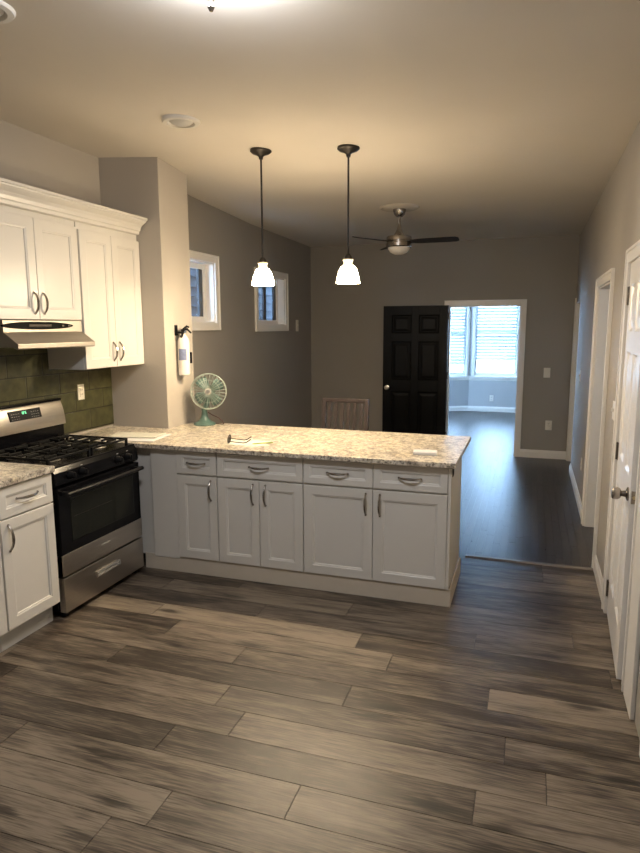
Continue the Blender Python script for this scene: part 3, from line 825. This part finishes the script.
# ------------------------------------------------------------------ pendants
def pendant(x, y, label):
    zc = ceil_z(x, y); t = thing('pendant_light', (x, y, zc), label, 'pendant light', 'pendant lights over the peninsula')
    bm = NB(); lathe(bm, [(0, zc+.004), (.072, zc+.002), (.074, zc-.012), (.060, zc-.024), (.030, zc-.034), (.016, zc-.045), (.013, zc-.062), (0, zc-.062)], (x, y, 0), None, 32)
    mk('canopy', bm, BRONZE, t, smooth='auto')
    mk('rod', cyl(NB(), (x, y, 2.17), (x, y, zc-.05), .0065), BRONZE, t, smooth='auto')
    bm = NB(); lathe(bm, [(0, 2.185), (.012, 2.185), (.020, 2.175), (.026, 2.165), (.026, 2.152), (0, 2.152)], (x, y, 0), None, 24)
    mk('socket_cap', bm, BRONZE, t, smooth='auto')
    bm = NB(); lathe(bm, [(.0, 2.152), (.024, 2.152), (.034, 2.150), (.034, 2.143), (.025, 2.141), (.025, 2.120), (.030, 2.112)], (x, y, 0), None, 24)
    bm.free(); bm = NB(); lathe(bm, [(.034, 2.143), (.030, 2.140), (.029, 2.118), (.034, 2.110), (.030, 2.109), (.025, 2.118), (.025, 2.143), (.034, 2.143)], (x, y, 0), None, 28)
    mk('shade_neck', bm, NECKM, t, smooth='auto', label='dimmer yellowish glass neck')
    bm = NB()
    sp_ = [(.030, 2.109), (.046, 2.102), (.058, 2.080), (.069, 2.050), (.076, 2.016), (.080, 1.994)]
    prof = sp_+[(r-.004, z) for r, z in sp_[::-1]]
    bm.free(); bm = NB(); lathe(bm, prof+[prof[0]], (x, y, 0), None, 36)
    mk('shade', bm, SHADEM, t, smooth='auto', label='glowing white glass bell shade')
    bm = NB(); lathe(bm, [(0, 2.152), (.036, 2.152), (.036, 2.143), (0, 2.143)], (x, y, 0), None, 24)
    mk('shade_ring', bm, BRASS, t, smooth='auto')
    bm = NB(); lathe(bm, [(0, 2.03), (.012, 2.033), (.022, 2.045), (.026, 2.06), (.022, 2.076), (.013, 2.095), (.012, 2.14), (0, 2.14)], (x, y, 0), None, 20)
    mk('bulb', bm, BULBM, t, smooth=True)
    l = bpy.data.lights.new('pendant_lamp', 'POINT'); l.energy = PENDANT_W; l.color = (1, .80, .54); l.shadow_soft_size = .035
    lo = bpy.data.objects.new('pendant_lamp', l); COL.objects.link(lo); lo.parent = t; lo.location = Vector((x, y, 1.985))-Vector((x, y, zc))
pendant(-1.812, 4.20, 'left pendant light with white glass bell shade, nearer the pillar')
pendant(-1.192, 4.20, 'right pendant light with white glass bell shade, nearer the ceiling fan')

# ------------------------------------------------------------------ dome light, off recessed lights
x, y = -1.02, 1.985; zc = ceil_z(x, y)
t = thing('dome_ceiling_light', (x, y, zc), 'lit flush dome ceiling light cut off by top edge of the photo', 'ceiling light')
bm = NB(); lathe(bm, [(0, zc+.005), (.128, zc+.004), (.132, zc-.012), (.124, zc-.024), (0, zc-.024)], (x, y, 0), None, 40); mk('base_plate', bm, NICK, t, smooth='auto')
bm = NB(); lathe(bm, [(0, zc-.025), (.118, zc-.025), (.115, zc-.042), (.098, zc-.062), (.070, zc-.080), (.038, zc-.092), (0, zc-.097)], (x, y, 0), None, 40); mk('glass_dome', bm, DOMEM, t, smooth='auto')
bm = NB(); lathe(bm, [(0, zc-.095), (.026, zc-.095), (.025, zc-.108), (.010, zc-.116), (.008, zc-.126), (.012, zc-.138), (.006, zc-.150), (0, zc-.152)], (x, y, 0), None, 20); mk('finial', bm, NICK, t, smooth='auto')
def recessed(x, y, label):
    zc = ceil_z(x, y)-.009; t = thing('recessed_light', (x, y, zc), label, 'ceiling light')
    bm = NB(); lathe(bm, [(.060, zc+.02), (.074, zc-.004), (.082, zc-.012), (.105, zc-.010), (.112, zc-.001), (.112, zc+.02)], (x, y, 0), None, 40); mk('trim_ring', bm, RECESS, t, smooth='auto')
    bm = NB(); lathe(bm, [(0, zc-.022), (.03, zc-.020), (.055, zc-.012), (.070, zc+.0), (.070, zc+.012), (0, zc+.012)], (x, y, 0), None, 36); mk('lens', bm, RECESSL, t, smooth='auto')
recessed(-2.018, 3.505, 'switched off round recessed ceiling light in front of the pillar')
recessed(-2.03, 2.085, 'round recessed light at the top left corner of the ceiling')

# ------------------------------------------------------------------ ceiling fan
x, y = -1.243, 6.15; zc = ceil_z(x, y)
t = thing('ceiling_fan', (x, y, zc), 'brushed nickel ceiling fan with dark blades in the front room', 'ceiling fan')
bm = NB(); lathe(bm, [(0, zc+.004), (.188, zc+.003), (.190, zc-.004), (.175, zc-.014), (.150, zc-.010), (.135, zc-.018), (0, zc-.018)], (x, y, 0), None, 48); mk('medallion', bm, MEDAL, t, smooth='auto')
bm = NB(); lathe(bm, [(0, zc-.018), (.062, zc-.018), (.062, zc-.030), (.050, zc-.065), (.030, zc-.085), (0, zc-.085)], (x, y, 0), None, 28); mk('canopy', bm, NICK, t, smooth='auto')
bm = cyl(NB(), (x, y, 2.55), (x, y, zc-.08), .012)
lathe(bm, [(.012, 2.66), (.020, 2.62), (.036, 2.585), (.055, 2.560), (.06, 2.548), (0, 2.548)], (x, y, 0), None, 20); mk('down_rod', bm, NICK, t, smooth='auto')
bm = NB(); lathe(bm, [(0, 2.552), (.105, 2.552), (.117, 2.545), (.120, 2.535), (.120, 2.505), (.116, 2.500), (.116, 2.492), (.120, 2.488), (.120, 2.455), (.112, 2.446), (0, 2.446)], (x, y, 0), None, 40); mk('motor_housing', bm, NICK, t, smooth='auto')
bm = NB(); lathe(bm, [(0, 2.447), (.104, 2.447), (.100, 2.428), (.080, 2.402), (.045, 2.385), (0, 2.380)], (x, y, 0), None, 36); mk('light_bowl', bm, FROST, t, smooth='auto')
for k, a in enumerate((-3.6, 116.4, 236.4)):
    R = Matrix.Translation((x, y, 2.497))@Matrix.Rotation(math.radians(a), 4, 'Z')@Matrix.Rotation(math.radians(-13), 4, 'X')
    bm = NB(); out = [(.10, -.035), (.20, -.052), (.45, -.060), (.54, -.055), (.565, -.03), (.565, .03), (.54, .055), (.45, .060), (.20, .052), (.10, .035)]
    A = [bm.verts.new(R@Vector((p, q, .003))) for p, q in out]; B = [bm.verts.new(R@Vector((p, q, -.003))) for p, q in out]
    bm.faces.new(A); bm.faces.new(B[::-1])
    for i in range(len(out)): j = (i+1) % len(out); bm.faces.new((A[i], A[j], B[j], B[i]))
    mk('blade', bm, FANBL, t)

# ------------------------------------------------------------------ fire extinguisher
ex, ey = -2.646, 4.508
t = thing('fire_extinguisher', (ex, ey, 1.325), 'white fire extinguisher hanging on the lit side of the pillar', 'fire extinguisher')
bm = NB(); lathe(bm, [(0, 1.322), (.040, 1.324), (.046, 1.332), (.046, 1.585), (.043, 1.605), (.032, 1.628), (.019, 1.643), (.017, 1.655), (0, 1.655)], (ex, ey, 0), None, 32)
cy_ = mk('cylinder', bm, EXTW, t, smooth='auto')
def arc_patch(a0, a1, z0, z1, r):
    bm = NB(); n = 10
    lo = [bm.verts.new((ex+r*math.cos(math.radians(a0+(a1-a0)*i/n)), ey+r*math.sin(math.radians(a0+(a1-a0)*i/n)), z0)) for i in range(n+1)]
    hi = [bm.verts.new((v.co.x, v.co.y, z1)) for v in lo]
    for i in range(n): bm.faces.new((lo[i], lo[i+1], hi[i+1], hi[i]))
    return bm
mk('blue_label', arc_patch(-118, -32, 1.445, 1.535, .0466), LBLUE, cy_, smooth=True, label='blue instruction label')
mk('white_label', arc_patch(-31, 25, 1.445, 1.535, .0466), LWHITE, cy_, smooth=True)
bm = cyl(NB(), (ex, ey, 1.65), (ex, ey, 1.685), .015)
box(bm, ex-.012, ex+.012, ey-.012, ey+.012, 1.660, 1.690)
mk('valve', bm, BLKPL, t, bevel=.002)
bm = NB(); tube(bm, [(ex+.01, ey-.01, 1.680), (ex+.02, ey+.03, 1.690), (ex+.03, ey+.072, 1.660)], [.010, .009, .007], 8)
tube(bm, [(ex+.01, ey-.01, 1.690), (ex+.02, ey+.025, 1.712), (ex+.02, ey+.055, 1.706)], [.010, .009, .007], 8)
mk('lever', bm, BLKPL, t)
bm = NB(); tube(bm, [(ex+.01, ey-.01, 1.672), (ex+.015, ey-.035, 1.650), (ex+.012, ey-.052, 1.628)], [.009, .009, .011], 8)
mk('nozzle', bm, BLKPL, t)
mk('gauge', cyl(NB(), (ex+.014, ey+.004, 1.668), (ex+.024, ey+.004, 1.668), .012), CHROME, t)
bm = BX(-2.699, -2.690, ey-.042, ey-.005, 1.640, 1.722); box(bm, -2.699, ex, ey-.030, ey-.018, 1.655, 1.672)
mk('wall_hook', bm, BLKPL, t, bevel=.002)
bm = NB(); box(bm, -2.6985, -2.62, ey+.075, ey+.088, 1.415, 1.505); box(bm, -2.6985, -2.640, ey+.048, ey+.080, 1.420, 1.50)
mk('strap_bracket', bm, BLKPL, t, bevel=.003)

# ------------------------------------------------------------------ table fan
fx, fy, fz = -2.520, 4.585, .9145
t = thing('table_fan', (fx, fy, fz), 'small teal retro table fan on the counter beside the pillar', 'fan')
bm = NB(); lathe(bm, [(0, fz), (.088, fz), (.092, fz+.006), (.086, fz+.014), (.060, fz+.026), (.038, fz+.045), (.026, fz+.075), (.022, fz+.11), (.026, fz+.135), (0, fz+.14)], (fx, fy, 0), None, 36)
mk('base', bm, TEAL, t, smooth='auto')
D = Vector((.32, -.93, .06)).normalized()
hc = Vector((-2.462, 4.555, 1.192)); mc = hc-D*.075
Rf = axis_rot(D)
bm = NB(); lathe(bm, [(0, -.045), (.025, -.043), (.042, -.03), (.048, 0), (.046, .03), (.030, .045), (0, .046)], mc, Rf, 28)
tube(bm, [(fx, fy, fz+.12), mc-Vector((0, 0, .02))], [.022, .026], 14)
mk('motor', bm, TEAL, t, smooth='auto')
bm = NB(); u, v = Rf@Vector((1, 0, 0)), Rf@Vector((0, 1, 0))
for k in range(4):
    a0 = math.radians(55+90*k); rows_ = []
    for i in range(7):
        r = .02+.105*i/6; ww = math.radians(34 if i < 6 else 26)*(1-.25*i/6)
        rows_.append([bm.verts.new(hc-D*.028+(u*math.cos(a0+s*ww)+v*math.sin(a0+s*ww))*r+D*(.018*s*min(1, i/2))) for s in (-1, -.5, 0, .5, 1)])
    for ra, rb in zip(rows_, rows_[1:]):
        for i in range(4): bm.faces.new((ra[i], ra[i+1], rb[i+1], rb[i]))
bl = mk('blades', bm, TEAL, t, smooth=True)
sm = bl.modifiers.new('thick', 'SOLIDIFY'); sm.thickness = .002
bm = NB(); RG = .143
ring(bm, hc-D*.006, D, RG, .0042); ring(bm, hc-D*.050, D, RG*.98, .003); ring(bm, hc+D*.018, D, .030, .002); ring(bm, hc+D*.008, D, .092, .0015)
for i in range(28):
    a = 2*math.pi*i/28; e_ = u*math.cos(a)+v*math.sin(a)
    tube(bm, [hc+D*.020+e_*.026, hc+D*.014+e_*.075, hc+D*.004+e_*.122, hc-D*.006+e_*RG, hc-D*.030+e_*(RG*1.01), hc-D*.052+e_*(RG*.96), hc-D*.078+e_*.09, mc-D*.02+e_*.045], .0017, 5)
mk('guard', bm, TEALW, t, smooth=True)
bm = NB(); lathe(bm, [(0, -.002), (.024, 0), (.026, .006), (.018, .014), (0, .017)], hc+D*.016, Rf, 24)
mk('hub_badge', bm, CHROME, t, smooth='auto')
bm = tube(NB(), [(fx+.015, fy+.03, fz+.10), (fx+.05, fy+.045, fz+.075), (fx+.10, fy+.05, fz+.055), (fx+.135, fy+.05, fz+.03), (fx+.150, fy+.045, fz+.004), (fx+.12, fy+.05, fz+.004), (fx+.06, fy+.07, fz+.004)], .0035, 8)
mk('power_cord', bm, CORD, t, smooth=True)

# ------------------------------------------------------------------ things on the counter
def sheet(name, c, rz, w_, h_, z, m, label, cat, th=.0015, group=None, curl=0):
    T = Matrix.Translation((c[0], c[1], z))@Matrix.Rotation(math.radians(rz), 4, 'Z')
    bm = NB(); nx = 8
    tp = [[bm.verts.new(T@Vector((-w_/2+w_*i/nx, s*h_/2, th+curl*max(0, abs(i-4)/4-.3)**2))) for s in (-1, 1)] for i in range(nx+1)]
    bt = [[bm.verts.new(T@Vector((-w_/2+w_*i/nx, s*h_/2, curl*max(0, abs(i-4)/4-.3)**2))) for s in (-1, 1)] for i in range(nx+1)]
    for i in range(nx):
        bm.faces.new((tp[i][0], tp[i+1][0], tp[i+1][1], tp[i][1])); bm.faces.new((bt[i][0], bt[i][1], bt[i+1][1], bt[i+1][0]))
        bm.faces.new((tp[i][0], bt[i][0], bt[i+1][0], tp[i+1][0])); bm.faces.new((tp[i][1], tp[i+1][1], bt[i+1][1], bt[i][1]))
    bm.faces.new((tp[0][0], tp[0][1], bt[0][1], bt[0][0])); bm.faces.new((tp[nx][0], bt[nx][0], bt[nx][1], tp[nx][1]))
    return mk(name, bm, m, label=label, cat=cat, group=group)
sheet('paper_sheet', (-1.835, 3.925), 4, .285, .20, .9145, PAPER2, 'cream paper sheet lying under the folded eyeglasses on the peninsula', 'paper', curl=.003)
bm = tube(NB(), [(-1.770, 3.875, .9205), (-1.66, 3.965, .9205)], .0042, 10)
mk('green_pen', bm, GREENP, label='green pen lying across the right edge of the paper sheet', cat='pen', smooth='auto')
# eyeglasses standing on their lenses' lower rim, arms to the right
g = thing('eyeglasses', (-1.935, 3.90, .9165), 'dark tortoise eyeglasses resting open on the paper sheet', 'eyeglasses')
gx, gz = -1.955, .9165; R_ = .024
for gy in (3.868, 3.932):
    bm = NB(); rim = [(gx+.006*math.cos(a), gy+.030*math.cos(a), gz+.026+.0235*math.sin(a)) for a in [2*math.pi*i/24 for i in range(25)]]
    tube(bm, rim, .0030, 8, cap=False); mk('rim', bm, TORT, g, smooth=True)
    bm = NB(); f1 = [bm.verts.new((gx+.006*math.cos(a)-.001, gy+.029*math.cos(a), gz+.026+.0225*math.sin(a))) for a in [2*math.pi*i/24 for i in range(24)]]
    f2 = [bm.verts.new((v.co.x+.002, v.co.y, v.co.z)) for v in f1]; bm.faces.new(f1); bm.faces.new(f2[::-1])
    for i in range(24): bm.faces.new((f1[i], f1[(i+1) % 24], f2[(i+1) % 24], f2[i]))
    mk('lens', bm, LENS, g)
g.rotation_euler.z = math.radians(22)
mk('bridge', tube(NB(), [(gx, 3.898-.004, gz+.032), (gx-.002, 3.90, gz+.036), (gx, 3.906, gz+.032)], .0028, 8), TORT, g)
for gy, dy in ((3.838, .004), (3.962, -.004)):
    bm = tube(NB(), [(gx, gy, gz+.020), (gx+.05, gy+dy*.3, gz+.012), (gx+.10, gy+dy, gz+.006), (gx+.120, gy+dy, gz+.010), (gx+.150, gy+dy*1.6, gz+.030)], [.0030, .0030, .0033, .004, .0045], 8)
    mk('temple_arm', bm, TORT, g, smooth=True)
# folded white booklet near right end
bm = NB(); T = Matrix.Translation((-.60, 3.885, .9145))@Matrix.Rotation(math.radians(5), 4, 'Z')
prof = [(-.028, 0), (.030, 0), (.031, .006), (.024, .020), (.006, .030), (-.014, .029), (-.029, .018)]
A = [bm.verts.new(T@Vector((-.073, p, q))) for p, q in prof]; B = [bm.verts.new(T@Vector((.073, p, q))) for p, q in prof]
bm.faces.new(A); bm.faces.new(B[::-1])
for i in range(len(prof)): j = (i+1) % len(prof); bm.faces.new((A[i], A[j], B[j], B[i]))
mk('folded_cloth', bm, PAPER, label='small rolled white cloth lying near right end of the peninsula', cat='cloth', bevel=.003)
sheet('paper_towel', (-2.70, 3.885), 6, .42, .30, .9145, PAPER, 'folded white paper towel on the counter corner behind the stove', 'paper towel', th=.004, curl=.004)
sheet('paper_towel_top', (-2.72, 3.93), 10, .36, .20, .9215, PAPER2, 'smaller cream towel folded on top of the white one', 'paper towel', th=.005, curl=.004).name = 'paper_towel'

# ------------------------------------------------------------------ chair behind the counter
chx, chy = -1.58, 5.27
t = thing('dining_chair', (chx, chy, 0), 'dark wooden slat back chair behind the peninsula', 'chair')
hw = .20; yb0, yb1 = 5.43, 5.50     # back foot of backrest, top leans away
for s in (-1, 1):
    bm = NB(); P = [(chx+s*(hw+.004), yb0+.05, 0), (chx+s*(hw+.004), yb0, .45), (chx+s*hw, yb1, 1.055)]
    for a_, b_ in zip(P, P[1:]):
        q0 = Vector(a_); q1 = Vector(b_)
        A = [bm.verts.new(q0+Vector((i*.018, j*.016, 0))) for i, j in ((-1, -1), (1, -1), (1, 1), (-1, 1))]
        B = [bm.verts.new(q1+Vector((i*.018, j*.014, 0))) for i, j in ((-1, -1), (1, -1), (1, 1), (-1, 1))]
        bm.faces.new(A[::-1]); bm.faces.new(B)
        for i in range(4): bm.faces.new((A[i], A[(i+1) % 4], B[(i+1) % 4], B[i]))
    mk('leg', bm, CHAIRW, t, bevel=.003)
    mk('leg', BX(chx+s*.19-.017, chx+s*.19+.017, 5.06, 5.095, 0, .44), CHAIRW, t, bevel=.003)
mk('top_rail', BX(chx-hw-.018, chx+hw+.018, yb1-.014, yb1+.014, 1.025, 1.062), CHAIRW, t, bevel=.006)
for i in range(6):
    xs_ = chx-.148+i*.0592; bm = NB()
    A = [bm.verts.new((xs_+p*.013, 5.436+q*.005, .54)) for p, q in ((-1, -1), (1, -1), (1, 1), (-1, 1))]
    B = [bm.verts.new((xs_+p*.013, yb1+q*.005, 1.027)) for p, q in ((-1, -1), (1, -1), (1, 1), (-1, 1))]
    bm.faces.new(A[::-1]); bm.faces.new(B)
    for k in range(4): bm.faces.new((A[k], A[(k+1) % 4], B[(k+1) % 4], B[k]))
    mk('back_slat', bm, CHAIRW, t)
mk('lower_rail', BX(chx-hw, chx+hw, 5.425, 5.45, .51, .55), CHAIRW, t, bevel=.004)
mk('seat', BX(chx-.225, chx+.225, 5.04, 5.46, .44, .475), CHAIRW, t, bevel=.01)

# ------------------------------------------------------------------ plates on the walls
def plate(name, T, label, cat, kinds, w_=.072, h_=.116):
    t = thing(name, T@Vector((0, 0, 0)), label, cat)
    mk('cover_plate', ringpanel(NB(), T, -w_/2, -h_/2, w_, h_, [(0, 0), (0, .003), (.004, .006)]), PLATE, t)
    for k_, a, b in kinds:
        if k_ == 'toggle':
            mk('toggle', BX(a-.005, a+.005, b-.002, b+.016, .006, .018, T=T), PLATE, t, bevel=.001); mk('toggle_slot', BX(a-.008, a+.008, b-.016, b+.018, .006, .0068, T=T), SLOT if False else PLATE, t)
        elif k_ == 'socket':
            s = mk('socket', BX(a-.017, a+.017, b-.017, b+.017, .006, .0085, T=T), PLATE, t, bevel=.003)
            bm = BX(a-.009, a-.005, b-.004, b+.008, .0085, .0089, T=T); box(bm, a+.005, a+.009, b-.004, b+.008, .0085, .0089, T=T); box(bm, a-.003, a+.003, b-.012, b-.007, .0085, .0089, T=T)
            mk('slots', bm, SLOT, s)
        elif k_ == 'decora':
            s = mk('socket', BX(a-.017, a+.017, b-.034, b+.034, .006, .009, T=T), PLATE, t, bevel=.002)
            for q in (-.018, .016):
                bm = NB(); box(bm, a-.009, a-.006, b+q-.004, b+q+.007, .009, .0095, T=T); box(bm, a+.006, a+.009, b+q-.004, b+q+.007, .009, .0095, T=T)
                mk('slots', bm, SLOT, s)
        elif k_ == 'plug':
            mk('plug', BX(a-.020, a+.020, b-.026, b+.022, .006, .045, T=T), PLATE, t, bevel=.006)
    return t
TBk = lambda x, z: frameM((x, YB, z), (1, 0, 0), (0, -1, 0))
TRt = lambda y, z: frameM((XR, y, z), (0, -1, 0), (-1, 0, 0))
plate('light_switch', TBk(.20, 1.112), 'ivory light switch on the back wall right of the doorway', 'light switch', [('toggle', 0, 0)], .08, .125)
plate('wall_outlet', TBk(.252, .435), 'ivory outlet with a white plug in it, low on the back wall', 'outlet', [('socket', 0, .026), ('plug', 0, -.026)], .08, .125)
plate('light_switch', TRt(7.17, 1.183), 'ivory light switch at the far end of the right wall', 'light switch', [('toggle', 0, 0)])
plate('wall_outlet', TRt(6.376, .405), 'ivory outlet low on the right wall beyond the cased opening', 'outlet', [('socket', 0, .022), ('socket', 0, -.022)])
plate('light_switch', TRt(4.226, 1.187), 'ivory two toggle light switch on the right wall between opening and white door', 'light switch', [('toggle', -.022, 0), ('toggle', .022, 0)], .116, .116)
plate('wall_outlet', frameM((XL+.012, 3.945, 1.226), (0, 1, 0), (1, 0, 0)), 'white outlet on the green tile backsplash', 'outlet', [('decora', 0, 0)])
plate('wall_control', frameM((XF, 8.03, 1.72), (0, 1, 0), (1, 0, 0)), 'small ivory wall control beside the second small window', 'wall control', [('toggle', 0, 0)], .09, .15)
plate('wall_outlet', frameM((-.72, YBAY, .27), (1, 0, 0), (0, -1, 0)), 'white outlet under the wide window seen through the doorway', 'outlet', [('socket', 0, .022), ('socket', 0, -.022)], .08, .125)
